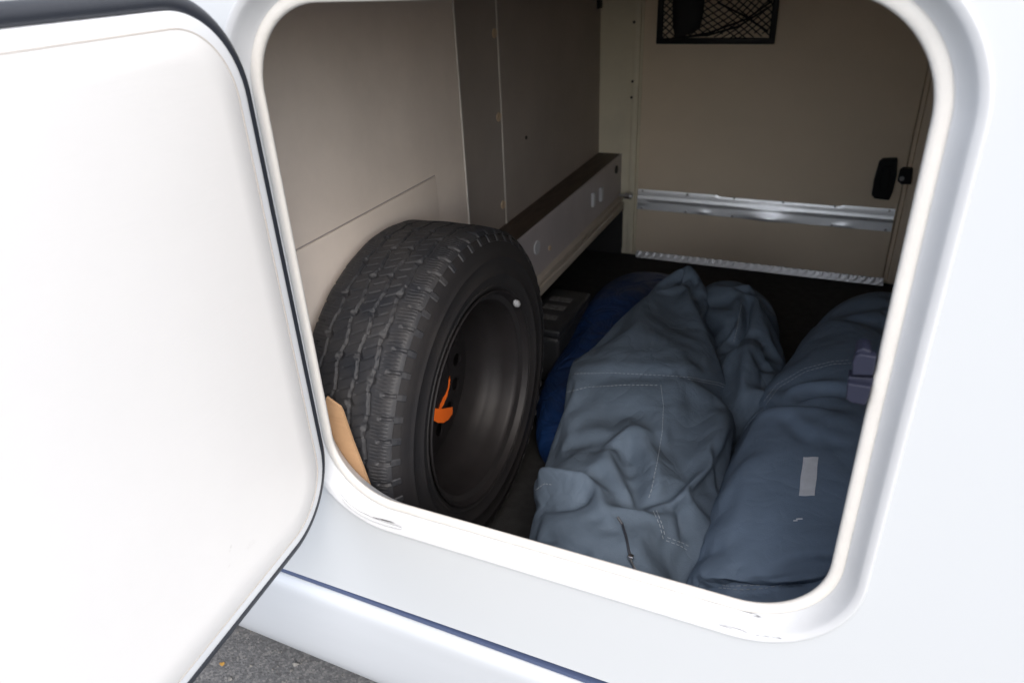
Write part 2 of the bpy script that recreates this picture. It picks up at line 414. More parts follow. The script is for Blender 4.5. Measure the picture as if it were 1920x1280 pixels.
add_smears(MATS['door_panel'], [(dpt((432, 1028)), (.2, 1, .9), .010, .0022, .35), (dpt((470, 1020)), (.1, 1, -.2), .014, .006, .14), (dpt((215, 62)), (.1, -1, .0), .006, .002, .3), (dpt((430, 1060)), (.1, 1, .4), .006, .002, .2)], dark=(.45, .42, .38))
sp = [(.000, -.013), (.0005, -.0065), (.003, -.0045), (.008, -.0035), (.013, -.0045), (.0175, -.008), (.0195, -.014), (.0200, -.021), (.0185, -.030), (.016, -.0335)]
V, F = sweep_rect(DR, sp, n=20, fn=dmap)
add('door_seal', V, F, 'rubber_black', door, auto=75)
# hinge knuckles behind the door edge
for z in (-.18, -.58):
    hm = MB(); hm.tube([dmap(-.004, z-.03, -.03), dmap(-.004, z+.03, -.03)], .007, 12)
    hm.build('hinge', 'plastic_white', door)

# ---- garage lining
fl = box('floor_mat', 'floor_black', van, -1.25, .60, YB+.05, YF-.002, ZF-.02, ZF)
lin = MB()      # inside of the near wall round the opening
hole2 = rrect(*OP, off=.0350, n=14); out2 = rrect(-.92, .56, ZF+.001, ZC-.001, .001, n=14); k = len(hole2)
V = [(x, .7385, z) for x, z in hole2]+[(x, .7385, z) for x, z in out2]
add('near_lining', V, [(j, (j+1) % k, k+(j+1) % k, k+j) for j in range(k)], 'board_light', van, smooth=False)
box('ceiling_board', 'board_far', van, -1.25, .60, YB+.05, YF-.002, ZC, ZC+.02)
box('rear_board', 'board_light', van, .56, .575, .735, YF-.004, ZF+.001, ZC-.001)
XA = -.82; XW = -.915
p1 = box('partition_board', 'board_light', van, XA-.012, XA, .7395, 1.508, ZF+.001, ZC-.001)
box('edge_strip', 'edge_pale', p1, XA-.012, XA+.0025, 1.5085, 1.514, ZF+.002, ZC-.002, .001)
# access flap in the partition, standing proud with a grey joint strip
ap = MB()
ap.box(XA+.0001, XA+.0035, .7398, 1.366, ZF+.003, -.4265, .0012)
ap.build('access_panel', 'board_light', p1)
box('joint_strip', 'board_joint', p1, XA-.001, XA+.0006, .7398, 1.3675, -.4262, -.4240)
box('joint_strip', 'board_joint', p1, XA-.001, XA+.0006, 1.3663, 1.3678, ZF+.003, -.4262)
# recessed boards
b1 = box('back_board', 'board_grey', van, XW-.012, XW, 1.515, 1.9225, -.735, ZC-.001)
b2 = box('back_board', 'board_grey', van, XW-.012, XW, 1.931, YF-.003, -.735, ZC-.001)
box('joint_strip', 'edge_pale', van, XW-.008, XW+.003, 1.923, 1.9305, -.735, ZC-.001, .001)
for z in (-.188, -.408, -.665):
    MB().disc((XW+.001, 1.906, z), (1, 0, 0), .0125, .005, 20).build('screw_cap', 'plug_cream', b1)
MB().disc((XW+.001, 2.098, -.508), (1, 0, 0), .006, .003, 12).build('screw', 'plastic_black', b2)
# ledge with rail
lg = thing('tmp', 'x', 'y', (0, 0, 0)); bpy.data.objects.remove(lg)
lg = box('ledge', 'ledge_grey', van, XW+.001, -.818, 1.52, YF-.004, -.895, -.7335)
box('ledge_top', 'ledge_wood', lg, XW+.0015, -.8225, 1.52, YF-.006, -.7345, -.7295)
box('ledge_edge', 'ledge_grey', lg, -.8222, -.8165, 1.52, YF-.006, -.738, -.7275, .001)
rl = MB()
rl.box(-.85, -.800, 1.52, YF-.030, -.914, -.8955, .003).box(-.85, -.795, 1.52, YF-.030, -.948, -.9195, .003)
rl_ = rl.build('rail', 'rail_beige', van)
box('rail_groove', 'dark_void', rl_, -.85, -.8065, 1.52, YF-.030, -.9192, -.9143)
q = onX((1007, 464), -.816); MB().disc(q, (1, 0, 0), .022, .004, 28).build('round_socket', 'plastic_white', lg)
q = onX((1031, 465), -.816); MB().disc(q, (1, 0, 0), .008, .004, 16).build('screw_cap', 'plug_cream', lg)
q = onX((1156, 318), -.816); MB().disc(q, (1, 0, 0), .016, .004, 20).build('cable_hole', 'plastic_black', lg)
for px in ((1112, 372), (1127, 362)):
    q = onX(px, -.814); box('clip', 'plastic_white', lg, -.8178, -.806, q[1]-.014, q[1]+.010, q[2]-.030, q[2]+.022, .003)
q = onY((1176, 367), 2.79); bt = MB(); bt.disc(q, (1, 0, 0), .013, .02, 6).tube([Vector(q)+Vector((-.03, 0, 0)), Vector(q)+Vector((.022, 0, 0))], .006, 10).disc(Vector(q)+Vector((.014, 0, 0)), (1, 0, 0), .016, .003, 16)
bt.build('rail_bolt', 'steel', lg, auto=30)
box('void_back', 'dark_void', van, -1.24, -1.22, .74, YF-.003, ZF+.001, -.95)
box('void_end', 'dark_void', van, -1.22, -.806, 2.8265, 2.8395, ZF+.001, -.950)  # dark-coloured panel added over the pale wall for the unlit hollow below the rail
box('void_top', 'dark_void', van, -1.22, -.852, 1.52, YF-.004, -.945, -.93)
# black corner bracket high up by the boards
q = onY((1118, 6), 2.80); bb = MB(); bb.box(q[0]-.014, q[0]+.014, 2.79, 2.835, q[2]-.02, q[2]+.06, .003); bb.build('corner_bracket', 'plastic_black', van)

# ---- opposite wall with its closed hatch
fw = box('opposite_wall', 'post_cream', van, -1.25, .60, YF, YF+.02, ZF-.02, ZC+.02)
ph = thing('tmp', 'x', 'y', (0, 0, 0)); bpy.data.objects.remove(ph)
hp = box('opposite_hatch', 'board_far', van, -.742, .203, 2.818, 2.8395, -1.138, ZC-.003, .002)
pm = MB()
pm.box(-.7785, -.7535, 2.812, 2.8398, -1.142, ZC-.004, .004)
pm.box(-.7530, -.7445, 2.824, 2.8398, -1.142, ZC-.004, .001)
pm.build('hatch_post', 'post_cream', hp)
# post foot flares
ft = MB(); ft.put([(-.779, 2.826, -.93), (-.805, 2.826, -1.145), (-.752, 2.826, -1.145), (-.752, 2.826, -.93), (-.779, 2.8398, -.93), (-.805, 2.8398, -1.145), (-.752, 2.8398, -1.145), (-.752, 2.8398, -.93)], [(0, 1, 2, 3), (7, 6, 5, 4), (0, 4, 5, 1), (1, 5, 6, 2), (2, 6, 7, 3), (3, 7, 4, 0)])
ft.build('post_foot', 'post_cream', hp, smooth=False)
pj = MB(); pj.box(.2065, .220, 2.822, 2.8397, -1.142, ZC-.004, .002); pj.box(.2205, .262, 2.812, 2.8397, -1.142, ZC-.004, .004)
pj.build('hatch_jamb', 'board_far', hp)
# aluminium kick strip, dented between its screws
nx, nz_ = 120, 16
x0, x1, z0, z1 = -.740, .199, -.944, -.862
V = []; F = []
dents = [(-.47, -.935, .020, .006), (-.225, -.940, .055, .016), (-.235, -.922, .085, .010), (.035, -.938, .020, .007), (-.725, -.915, .03, .004)]
for j in range(nz_):
    for i in range(nx):
        x = x0+(x1-x0)*i/(nx-1); z = z0+(z1-z0)*j/(nz_-1)
        y = 2.8165 - .0070*(z1-z)/(z1-z0) + .0004*math.sin(x*9)
        y -= .0055*max(0, 1-abs(z-(-.900))/.010)*.35
        for dx, dz, s, d in dents: y += -d*.5*math.exp(-((x-dx)/s)**2-((z-dz)/(s*.35))**2)
        y -= .004*max(0., (z-(z1-.010))/.010)*(1 if -.42 < x < .02 else .25)*-1
        V.append((x, y, z))
for j in range(nz_-1):
    for i in range(nx-1): F.append((j*nx+i, j*nx+i+1, (j+1)*nx+i+1, (j+1)*nx+i))
kb = add('kick_strip', V, F, 'aluminium', hp, auto=50)
for x in np.linspace(-.72, .18, 6):
    for z in (-.868, -.938):
        MB().disc((x, 2.8145-.0070*(-.862-z)/.082, z), (0, 1, 0), .0045, .004, 10).build('screw', 'steel', kb)
# chequered aluminium angle along the floor
V = []; F = []; nx = 460; nz_ = 9
for j in range(nz_):
    t = j/(nz_-1)
    for i in range(nx):
        x = -.735+.945*i/(nx-1)
        y = 2.803+.010*t; z = ZF+.003+.026*t
        h = .0015*max(0, math.sin((x*2*math.pi/.030)+(1 if j % 4 < 2 else -1)*(t*5)))**2
        V.append((x, y-h, z+h*.4))
for j in range(nz_-1):
    for i in range(nx-1): F.append((j*nx+i, j*nx+i+1, (j+1)*nx+i+1, (j+1)*nx+i))
add('tread_strip', V, F, mat('tread_alu', (.55, .56, .58), rough=.45, metal=1), hp, auto=80)
# latch
lt = MB()
def slabY(px, Y0, Y1, mb): slab(px, Y0, Y1, mb)
slab([(1648, 305), (1655, 299), (1683, 298), (1681, 330), (1674, 360), (1667, 376), (1640, 373), (1634, 366), (1638, 340)], 2.795, 2.82, lt)
slab([(1655, 312), (1672, 312), (1664, 362), (1648, 360)], 2.788, 2.797, lt)
lto = lt.build('latch', 'plastic_black', hp, smooth=False)
bv = lto.modifiers.new('b', 'BEVEL'); bv.width = .003; bv.segments = 2
st_ = MB(); slab([(1688, 320), (1694, 316), (1712, 317), (1708, 346), (1690, 346), (1683, 340)], 2.79, 2.815, st_)
sto = st_.build('strike', 'plastic_black', hp, smooth=False)
bv = sto.modifiers.new('b', 'BEVEL'); bv.width = .002; bv.segments = 2
MB().disc(onY((1691, 335), 2.787), (0, 1, 0), .008, .006, 12).build('screw', 'steel', sto)
for px in ((1186, 153), (1184, 183), (1189, 42)):
    MB().disc(onY(px, 2.811), (0, 1, 0), .005, .003, 10).build('screw', 'dark_void', hp)

# ================================================================== net pocket
net = thing('storage_net', 'black framed mesh net pocket screwed high on the opposite hatch', 'net', (-.487, 2.80, -.314))
nx0, nx1, nz0, nz1 = -.690, -.279, -.314, -.06
f_ = MB(); wd = .0195
f_.box(nx0, nx1, 2.795, 2.815, nz0, nz0+wd, .003).box(nx0, nx1, 2.795, 2.815, nz1-wd, nz1, .003)
f_.box(nx0, nx0+wd, 2.7955, 2.8145, nz0+wd-.004, nz1-wd+.004, .003).box(nx1-wd, nx1, 2.7955, 2.8145, nz0+wd-.004, nz1-wd+.004, .003)
f_.build('frame', 'plastic_black', net)
a0, a1, c0, c1 = nx0+wd-.003, nx1-wd+.003, nz0+wd-.003, nz1-wd+.003
sp_ = .024
def bulge(x, z):
    u = (x-a0)/(a1-a0); v = (z-c0)/(c1-c0); return 2.803-.034*math.exp(-((u-.36)/.22)**2-((v-.72)/.4)**2)
def warp(x, z):                            # the net is pulled up round what it holds
    u = (x-a0)/(a1-a0); v = (z-c0)/(c1-c0); e = math.sin(math.pi*u)*math.sin(math.pi*min(1, max(0, v)))
    return x-.012*e*math.sin(u*7), z+.016*e*math.cos(u*5)
for sgn in (1, -1):
    k0 = int((c0-(a1-a0))/sp_)-2
    for kk in range(-20, 24):
        off = kk*sp_
        P = []
        for t in np.linspace(0, 1, 15):
            x = a0+(a1-a0)*t; z = c0+off+sgn*.80*(x-a0)
            if c0 <= z <= c1:
                X, Z = warp(x, z); P.append((X, bulge(x, z)-.0015*sgn, Z))
        if len(P) >= 2: MB().tube(P, .0021, 5).build('cord', 'cord_black', net)
for pts in ([(1345, 5), (1395, 30), (1440, 60)], [(1260, 72), (1330, 66), (1385, 50), (1445, 12)], [(1255, 76), (1330, 62), (1400, 36), (1448, 2)]):
    P = [onY(p, 2.775) for p in pts]; MB().tube(P, .0036, 6).build('drawn_cord', 'cord_black', net)
pk = MB(); V, F = [], []
secs = [(-.283, .020, .008), (-.275, .044, .014), (-.24, .052, .016), (-.18, .056, .017), (-.12, .055, .017), (-.085, .048, .014), (-.078, .02, .005)]
for z, hw, hd in secs:
    for a in np.linspace(0, 2*math.pi, 20, endpoint=False):
        V.append((-.580-.02*(z+.2)+hw*math.copysign(abs(math.cos(a))**.6, math.cos(a)), 2.797-.004+hd*math.sin(a), z+.012*math.cos(a)*(1 if z < -.2 else 0)))
for i in range(len(secs)-1):
    for j in range(20): F.append((i*20+j, i*20+(j+1) % 20, (i+1)*20+(j+1) % 20, (i+1)*20+j))
F += [tuple(range(20)), tuple(range(120, 140))]
tag(add('pouch', V, F, 'cord_black', None), 'black flat pouch tucked inside the framed mesh net', 'pouch')

# ================================================================== spare wheel
WC = np.array([-.700, 1.110, -.805]); TR = .350
sw = thing('spare_wheel', 'worn black spare wheel standing on its tread against the grey partition', 'wheel', (WC[0], WC[1], ZF))
def lathe(prof, N, close=False):
    V = []; F = []; k = len(prof)
    for i in range(N):
        a = 2*math.pi*i/N; c, s = math.cos(a), math.sin(a)
        V += [(WC[0]+x, WC[1]+r*c, WC[2]+r*s) for r, x in prof]
    for i in range(N):
        for j in range(k if close else k-1):
            F.append((i*k+j, i*k+(j+1) % k, ((i+1) % N)*k+(j+1) % k, ((i+1) % N)*k+j))
    return V, F
side = [(.3365, .0965), (.3300, .1010), (.3245, .1040), (.3235, .1030), (.3200, .1050), (.3050, .1085), (.2950, .1105), (.2935, .1118), (.2915, .1118), (.2900, .1108), (.2750, .1118), (.2620, .1112), (.2605, .1122), (.2560, .1122), (.2545, .1108), (.2450, .1085), (.2380, .1060), (.2370, .1072), (.2330, .1070), (.2320, .1052), (.2270, .1022), (.2235, .0985), (.2150, .0950), (.205, .090)]
V, F = lathe(side, 200); V2, F2 = lathe([(r, -x) for r, x in side], 200)
tb = MB().put(V, F).put(V2, F2)
ty = tb.build('tyre', 'rubber_side', sw, auto=50)
# raised sidewall ribs and nubs as real relief
NT = 56*30; NS = 96
th = np.arange(NT)*2*np.pi/NT; s = np.linspace(-1, 1, NS)
TH, S = np.meshgrid(th, s, indexing='ij')
PIT = TH*56/(2*np.pi)
def zig(p, k): 
    f = np.mod(p, 1.0); return np.where(f < .5, 1., -1.)*k*np.clip(np.abs(np.abs(f-.5)-.25)*-8+2.6, 0, 1)
def tri(p): return 2*np.abs(np.mod(p, 1)-.5)*2-1
R0 = TR-.0040*np.abs(S)**2.2-.0080*np.clip((np.abs(S)-.86)/.14, 0, 1)**2
X0 = S*.0975
dep = np.zeros_like(S)
for k, (c, a, w, dd) in enumerate(((-.56, .020, .023, .0058), (-.20, .024, .025, .0060), (.17, .024, .024, .0060), (.52, .022, .026, .0058))):
    g = c+a*tri(PIT*.5+k*.31)+.014*np.sign(tri(PIT*.5+.25+k*.31))
    e = np.abs(S-g)
    dep = np.maximum(dep, dd*np.clip((w-e)/.012, 0, 1))
    # stepped pits where the grooves kink
    f = np.mod(PIT*.5+k*.31+.25*(k % 2), 1)-.5
    pit = np.clip(1.25-np.sqrt((f/.085)**2+((S-g)/.075)**2), 0, 1)
    dep = np.maximum(dep, .0040*np.clip(pit*2, 0, 1))
for sg in (-1, 1):       # shoulder notches and sipes
    f = np.mod(PIT+.35*(sg > 0)+.20*(np.abs(S)-.8), 1)-.5
    nt_ = np.clip((.095-np.abs(f))/.035, 0, 1)*np.clip((sg*S-.74)/.03, 0, 1)
    dep = np.maximum(dep, .0046*nt_)
    f5 = np.mod(f*6+.5, 1)-.5
    sp5 = np.clip((.13-np.abs(f5))/.10, 0, 1)*np.clip((sg*S-.62)/.02, 0, 1)*np.clip((.93-sg*S)/.02, 0, 1)*(np.abs(f) > .12)
    dep = np.maximum(dep, .0030*sp5)
# short sipes in the centre ribs
for c in (-.38, -.01, .345):
    f = np.mod(PIT*2+.4*(S-c)*6, 1)-.5
    sp5 = np.clip((.10-np.abs(f))/.07, 0, 1)*(np.abs(S-c) < .105)
    dep = np.maximum(dep, .0026*sp5)
wear = .0008*np.sin(TH*9+S*5)*np.sin(TH*23-S*3)
R = R0-dep+wear
V = np.stack([WC[0]+X0, WC[1]+R*np.cos(TH), WC[2]+R*np.sin(TH)], -1).reshape(-1, 3)
lo = V[:, 2].min(); V[:, 2] = np.maximum(V[:, 2], ZF+.0005)
I = np.arange(NT); J = np.arange(NS-1); II, JJ = np.meshgrid(I, J, indexing='ij')
F = np.stack([II*NS+JJ, II*NS+JJ+1, ((II+1) % NT)*NS+JJ+1, ((II+1) % NT)*NS+JJ], -1).reshape(-1, 4)
tr = add('tread', V, F, 'rubber_tyre', ty, auto=180)
# shoulder lugs continuing over onto the sidewall, one mesh shared by all
lugs = []
for i in range(56):
    a = 2*math.pi*(i+.15)/56
    if i == 0:
        ring = []
        for r, x in ((.3385, .0950), (.3315, .1002), (.3240, .1040)):
            for da in (-.020, .020): ring.append((WC[0]+x, WC[1]+r*math.cos(da), WC[2]+r*math.sin(da)))
        for r, x in ((.3385, .0950), (.3315, .1002), (.3240, .1040)):
            for da in (-.013, .013): ring.append((WC[0]+x+.0022, WC[1]+r*math.cos(da), WC[2]+r*math.sin(da)))
        lo = add('shoulder_lug', ring, [(6, 7, 9, 8), (8, 9, 11, 10), (0, 6, 8, 2), (2, 8, 10, 4), (1, 3, 9, 7), (3, 5, 11, 9), (0, 1, 7, 6), (4, 10, 11, 5), (0, 2, 3, 1), (2, 4, 5, 3)], 'rubber_tyre', ty, smooth=False, loc=tuple(WC))
    else:
        l2 = lo.copy(); scene.collection.objects.link(l2); lo_ = l2
    (lo if i == 0 else l2).rotation_euler = (a, 0, 0)
# steel rim seen from its inner side
rim_p = [(.2225, .1020), (.2248, .1045), (.2250, .1070), (.2235, .1084), (.2212, .1080), (.2195, .1040), (.2170, .0975), (.2120, .0890), (.2070, .0850), (.2040, .0780), (.2020, .055), (.1990, .040), (.1900, .026), (.1840, .018), (.1815, -.005), (.1790, -.040), (.1795, -.055), (.1850, -.070), (.2000, -.085), (.2120, -.100), (.2200, -.108)]
V, F = lathe(rim_p, 160)
rim = add('rim', V, F, 'wheel_steel', sw, auto=50)
# pierced disc: 15 cells each with a round hole
dm = MB(); NH = 15; R1, R2, RH, HR = .100, .1785, .139, .0165
def dsurf(r, y_, z_): return (WC[0]-.035-.20*max(0, (.150-r))*.35-.012*math.exp(-((r-.15)/.02)**2)*0, WC[1]+y_, WC[2]+z_)
for i in range(NH):
    ac = math.radians(-4-24*i); K = 32; vv = []; ha = math.pi/NH
    cell = []
    for q in range(K):
        t = q/K*4; e = t % 1
        if t < 1: rr_, aa = R2, -ha+2*ha*e
        elif t < 2: rr_, aa = R2+(R1-R2)*e, ha
        elif t < 3: rr_, aa = R1, ha-2*ha*e
        else: rr_, aa = R1+(R2-R1)*e, -ha
        cell.append(dsurf(rr_, rr_*math.cos(ac+aa), rr_*math.sin(ac+aa)))
    circ = []; circ2 = []
    for q in range(K):
        b = math.pi/4*-1+2*math.pi*q/K
        # local frame: radial, tangential
        lr, ltn = HR*math.cos(b), HR*math.sin(b)
        y_ = (RH+lr)*math.cos(ac)-ltn*math.sin(ac); z_ = (RH+lr)*math.sin(ac)+ltn*math.cos(ac)
        p = dsurf(math.hypot(y_, z_), y_, z_); circ.append(p); circ2.append((p[0]-.006, p[1], p[2]))
    dm.put(cell+circ+circ2, [(q, (q+1) % K, K+(q+1) % K, K+q) for q in range(K)]+[(K+q, K+(q+1) % K, 2*K+(q+1) % K, 2*K+q) for q in range(K)])
hub = [(.1005, -.0385), (.090, -.036), (.080, -.030), (.070, -.020), (.060, -.018), (.034, -.018), (.033, -.03)]
V, F = lathe(hub, 60); dm.put(V, F)
dm.build('disc', 'wheel_steel', rim, auto=50)
q = onX((965, 583), -.588); wv = MB()
wa = math.atan2(q[2]-WC[2], q[1]-WC[1])
P = [(WC[0]+.1115, WC[1]+.2165*math.cos(wa+t), WC[2]+.2165*math.sin(wa+t)) for t in np.linspace(-.055, .055, 7)]
wv.tube(P, [.003, .0062, .0075, .0078, .0075, .0062, .003], 10).build('balance_weight', 'lead_grey', rim)

# orange strap hooked through the wheel
stp = thing('strap', 'orange webbing strap threaded through the holes of the spare wheel', 'strap', (-.74, 1.15, -.95))
def ribbon(P, w, axis, th_, name, m, parent):
    P = [Vector(p) for p in P]; V = []; F = []
    for i, p in enumerate(P):
        a = Vector(axis[i]).normalized()*w[i]/2
        t = (P[min(i+1, len(P)-1)]-P[max(i-1, 0)]).normalized(); nn = t.cross(a).normalized()*th_/2
        V += [p-a-nn, p+a-nn, p+a+nn, p-a+nn]
    for i in range(len(P)-1):
        for j in range(4): F.append((i*4+j, i*4+(j+1) % 4, (i+1)*4+(j+1) % 4, (i+1)*4+j))
    F += [(0, 1, 2, 3), tuple(range(len(V)-4, len(V)))]
    return add(name, V, F, m, parent, auto=50)
P = [onX((840, 706), -.742), onX((840, 713), -.727), onX((838, 728), -.721), onX((834, 745), -.718), onX((827, 762), -.716), onX((818, 775), -.715)]
ribbon(P, [.020]*6, [(0, 1, -.15)]*6, .0018, 'loop', 'strap_orange', stp)
P = [onX((812, 776), -.715), onX((821, 779), -.712), onX((831, 779), -.712), onX((840, 775), -.714), onX((848, 769), -.719)]
ribbon(P, [.030, .034, .034, .029, .016], [(0, .15, 1)]*5, .002, 'tail', 'strap_orange', stp)

# ================================================================== cardboard
cbp = [(612, 745), (628, 757), (638, 764), (642, 772), (662, 830), (680, 876), (700, 930), (742, 1060), (640, 1060), (580, 900)]
P = [onY(p, .7475-.00006*(p[1]-760)*0) for p in cbp]
P = [(p[0], p[1], max(p[2], ZF+.001)) for p in P]
k = len(P); V = [(p[0], p[1], p[2]) for p in P]+[(p[0]-.001, p[1]+.005, p[2]) for p in P]
F = [tuple(range(k)), tuple(range(2*k-1, k-1, -1))]+[(i, (i+1) % k, k+(i+1) % k, k+i) for i in range(k)]
tag(add('cardboard_sheet', V, F, 'cardboard', None, smooth=False), 'torn brown cardboard sheet wedged between hatch sill and tyre', 'cardboard')

# ================================================================== soft bags
def vnoise(P, seed=0):
    r = np.random.default_rng(seed); out = np.zeros(len(P))
    for o in range(5):
        for k in range(5):
            w = r.normal(size=3); w *= (5.5*1.9**o)/np.linalg.norm(w)*r.uniform(.7, 1.3)
            out += np.sin(P@w+r.uniform(0, 6.28))*.55**o/2.2
    return out
def crumple(P, seed, amp):
    r = np.random.default_rng(seed+100); out = np.zeros(len(P)); W_ = np.stack([vnoise(P*.8, seed+k) for k in (11, 12, 13)], 1)*.05
    Q = P+W_
    for k in range(7):
        w = r.normal(size=3); w /= np.linalg.norm(w); f = r.uniform(4, 11); ph = r.uniform(0, 6.28)
        t = np.abs(np.mod((Q@w)*f+ph, 1)*2-1); m = np.clip(np.sin(Q@r.normal(size=3)*r.uniform(6, 12)+ph)+.1, 0, 1)
        out += amp*(np.abs(t)**.8-.5)*m*1.2
    return out
def smooth(x): x = np.clip(x, 0, 1); return x*x*(3-2*x)
def loft(secs, NL=380, NR=280, floor=ZF, squash=2.6, key=None):
    """secs: rows of (y, xc, half width, top z, power). Closed lofted sack resting on the floor"""
    A = np.array(secs, float); t0 = np.arange(len(A)); t = np.linspace(0, len(A)-1, NL)
    def cat(c):
        v = A[:, c]; i = np.clip(np.floor(t).astype(int), 0, len(A)-2); u = t-i
        p0 = v[np.maximum(i-1, 0)]; p1 = v[i]; p2 = v[i+1]; p3 = v[np.minimum(i+2, len(A)-1)]
        return .5*((2*p1)+(-p0+p2)*u+(2*p0-5*p1+4*p2-p3)*u*u+(-p0+3*p1-3*p2+p3)*u**3)
    y, xc, hw, zt, pw = (cat(c) for c in range(5))
    a = np.linspace(0, 2*np.pi, NR, endpoint=False)
    ca, sa = np.cos(a), np.sin(a)
    V = np.zeros((NL, NR, 3))
    for i in range(NL):
        e = 2/pw[i]
        cx = np.sign(ca)*np.abs(ca)**e; sz = np.sign(sa)*np.abs(sa)**e
        h = max(zt[i]-floor, .004)
        V[i, :, 0] = xc[i]+max(hw[i], .002)*cx; V[i, :, 1] = y[i]; V[i, :, 2] = floor+h*.5*(1+sz)
    F = [(i*NR+j, i*NR+(j+1) % NR, (i+1)*NR+(j+1) % NR, (i+1)*NR+j) for i in range(NL-1) for j in range(NR)]
    F += [tuple(range(NR)), tuple(range((NL-1)*NR, NL*NR))]
    return V.reshape(-1, 3), F
def bvh(V, F): return BVHTree.FromPolygons([Vector(v) for v in V], [tuple(f) for f in F])
def cast(tree, p):
    r = Vector(ray(p)).normalized(); h = tree.ray_cast(Vector((0, 0, 0)), r)
    return None if h[0] is None else (np.array(h[0]), np.array(h[1]))
def vnormals(V, F):
    N = np.zeros_like(V); Q = np.array([f for f in F if len(f) == 4])
    n = np.cross(V[Q[:, 2]]-V[Q[:, 0]], V[Q[:, 3]]-V[Q[:, 1]])
    for k in range(4): np.add.at(N, Q[:, k], n)
    L = np.linalg.norm(N, axis=1, keepdims=True); N = N/np.maximum(L, 1e-12)
    c = V.mean(0); 
    if np.mean(np.sum(N*(V-c), 1)) < 0: N = -N
    return N
def folds(V, F, specs, tree=None):
    """each fold: (pixel polyline on the bag, height, width left, width right); laid on the surface, then raised or sunk along its normal"""
    tree = tree or bvh(V, F); N = vnormals(V, F); D = np.zeros(len(V))
    for px, amp, wl_, wr_ in specs:
        pts = [];  nrm = []
        pxx = []
        for a, b in zip(px[:-1], px[1:]):
            for u in np.linspace(0, 1, 5)[:-1]: pxx.append((a[0]+(b[0]-a[0])*u, a[1]+(b[1]-a[1])*u))
        pxx.append(px[-1])
        for p in pxx:
            h = cast(tree, p)
            if h: pts.append(h[0]); nrm.append(h[1])
        if len(pts) < 2: continue
        pts = np.array(pts); nrm = np.array(nrm)
        # smooth the polyline
        for _ in range(2): pts[1:-1] = .25*pts[:-2]+.5*pts[1:-1]+.25*pts[2:]
        best = np.full(len(V), 1e9); side_ = np.zeros(len(V)); par = np.zeros(len(V)); K = len(pts)-1
        near = np.min(np.linalg.norm(V[:, None, :]-pts[None, ::3, :], axis=2), axis=1) < max(wl_, wr_)*4+.06
        idx = np.where(near)[0]; P = V[idx]
        bb_ = np.full(len(idx), 1e9); ss = np.zeros(len(idx)); pp = np.zeros(len(idx))
        for k in range(K):
            d = pts[k+1]-pts[k]; L2 = max(d@d, 1e-12); u = np.clip((P-pts[k])@d/L2, 0, 1)
            q = pts[k]+u[:, None]*d; e = P-q; dist = np.linalg.norm(e, axis=1)
            sgn = e@np.cross(d, nrm[k])
            m = dist < bb_; bb_[m] = dist[m]; ss[m] = sgn[m]; pp[m] = (k+u[m])/K
        w = np.where(ss > 0, wr_, wl_)
        taper = smooth(np.minimum(pp, 1-pp)/.22+.12)
        D[idx] += amp*1.35*np.exp(-(bb_/w)**(1.15 if amp < 0 else 1.7))*taper
    return V+N*D[:, None], N
def drape(V, F, lo, hi, weight, frames=16, bend=8., w=.15, pin=.42, tension=24., sub=1):
    """let the sewn shape buckle like slack fabric: the cloth gains length (lo..hi by weight) while soft springs hold the bag's stuffing"""
    me = bpy.data.meshes.new('drape'); me.from_pydata(V.tolist(), [], [tuple(f) for f in F]); me.update()
    o = bpy.data.objects.new('drape', me); scene.collection.objects.link(o)
    o.vertex_groups.new(name='pin').add(list(range(len(V))), w, 'REPLACE')
    vg = o.vertex_groups.new(name='slack')
    for i, x in enumerate(weight): vg.add([i], float(x), 'REPLACE')
    m = o.modifiers.new('cloth', 'CLOTH'); st = m.settings
    st.quality = 5; st.mass = .3; st.tension_stiffness = st.compression_stiffness = tension; st.shear_stiffness = tension*.5
    st.bending_stiffness = bend; st.air_damping = 3
    st.vertex_group_shrink = 'slack'; st.shrink_min = -lo; st.shrink_max = -hi
    st.vertex_group_mass = 'pin'; st.pin_stiffness = pin; st.effector_weights.gravity = 0
    m.collision_settings.use_collision = False; m.collision_settings.use_self_collision = False
    m.point_cache.frame_start = 1; m.point_cache.frame_end = frames+2
    ss = o.modifiers.new('sub', 'SUBSURF'); ss.levels = sub
    for f in range(1, frames+1): scene.frame_set(f)
    e = o.evaluated_get(bpy.context.evaluated_depsgraph_get()).data
    W_ = np.zeros(len(e.vertices)*3); e.vertices.foreach_get('co', W_); W_ = W_.reshape(-1, 3)
    F_ = [tuple(p.vertices) for p in e.polygons]
    bpy.data.objects.remove(o); scene.frame_set(1)
    return W_, F_
def settle(V, floor=ZF):
    V[:, 2] = np.maximum(V[:, 2], floor+.0005); return V
def stitches(tree, px, name, parent, m='thread', dash=.006, gap=.004, r=.00065, lift=.0005):
    pts = []
    for a, b in zip(px[:-1], px[1:]):
        for u in np.linspace(0, 1, 24)[:-1]:
            h = cast(tree, (a[0]+(b[0]-a[0])*u, a[1]+(b[1]-a[1])*u))
            if h: 
                nn = h[1] if h[1]@h[0] < 0 else -h[1]
                pts.append(h[0]+nn*lift)
    if len(pts) < 3: return
    pts = np.array(pts); seg = np.linalg.norm(np.diff(pts, axis=0), axis=1); L = np.r_[0, np.cumsum(seg)]
    mb = MB(); p = 0
    while p+dash < L[-1]:
        ts = np.linspace(p, p+dash, 3)
        q = np.stack([np.interp(ts, L, pts[:, c]) for c in range(3)], 1)
        if np.linalg.norm(q[2]-q[0]) < dash*1.4: mb.tube(q, r, 5)
        p += dash+gap
    if mb.v: return mb.build(name, m, parent)
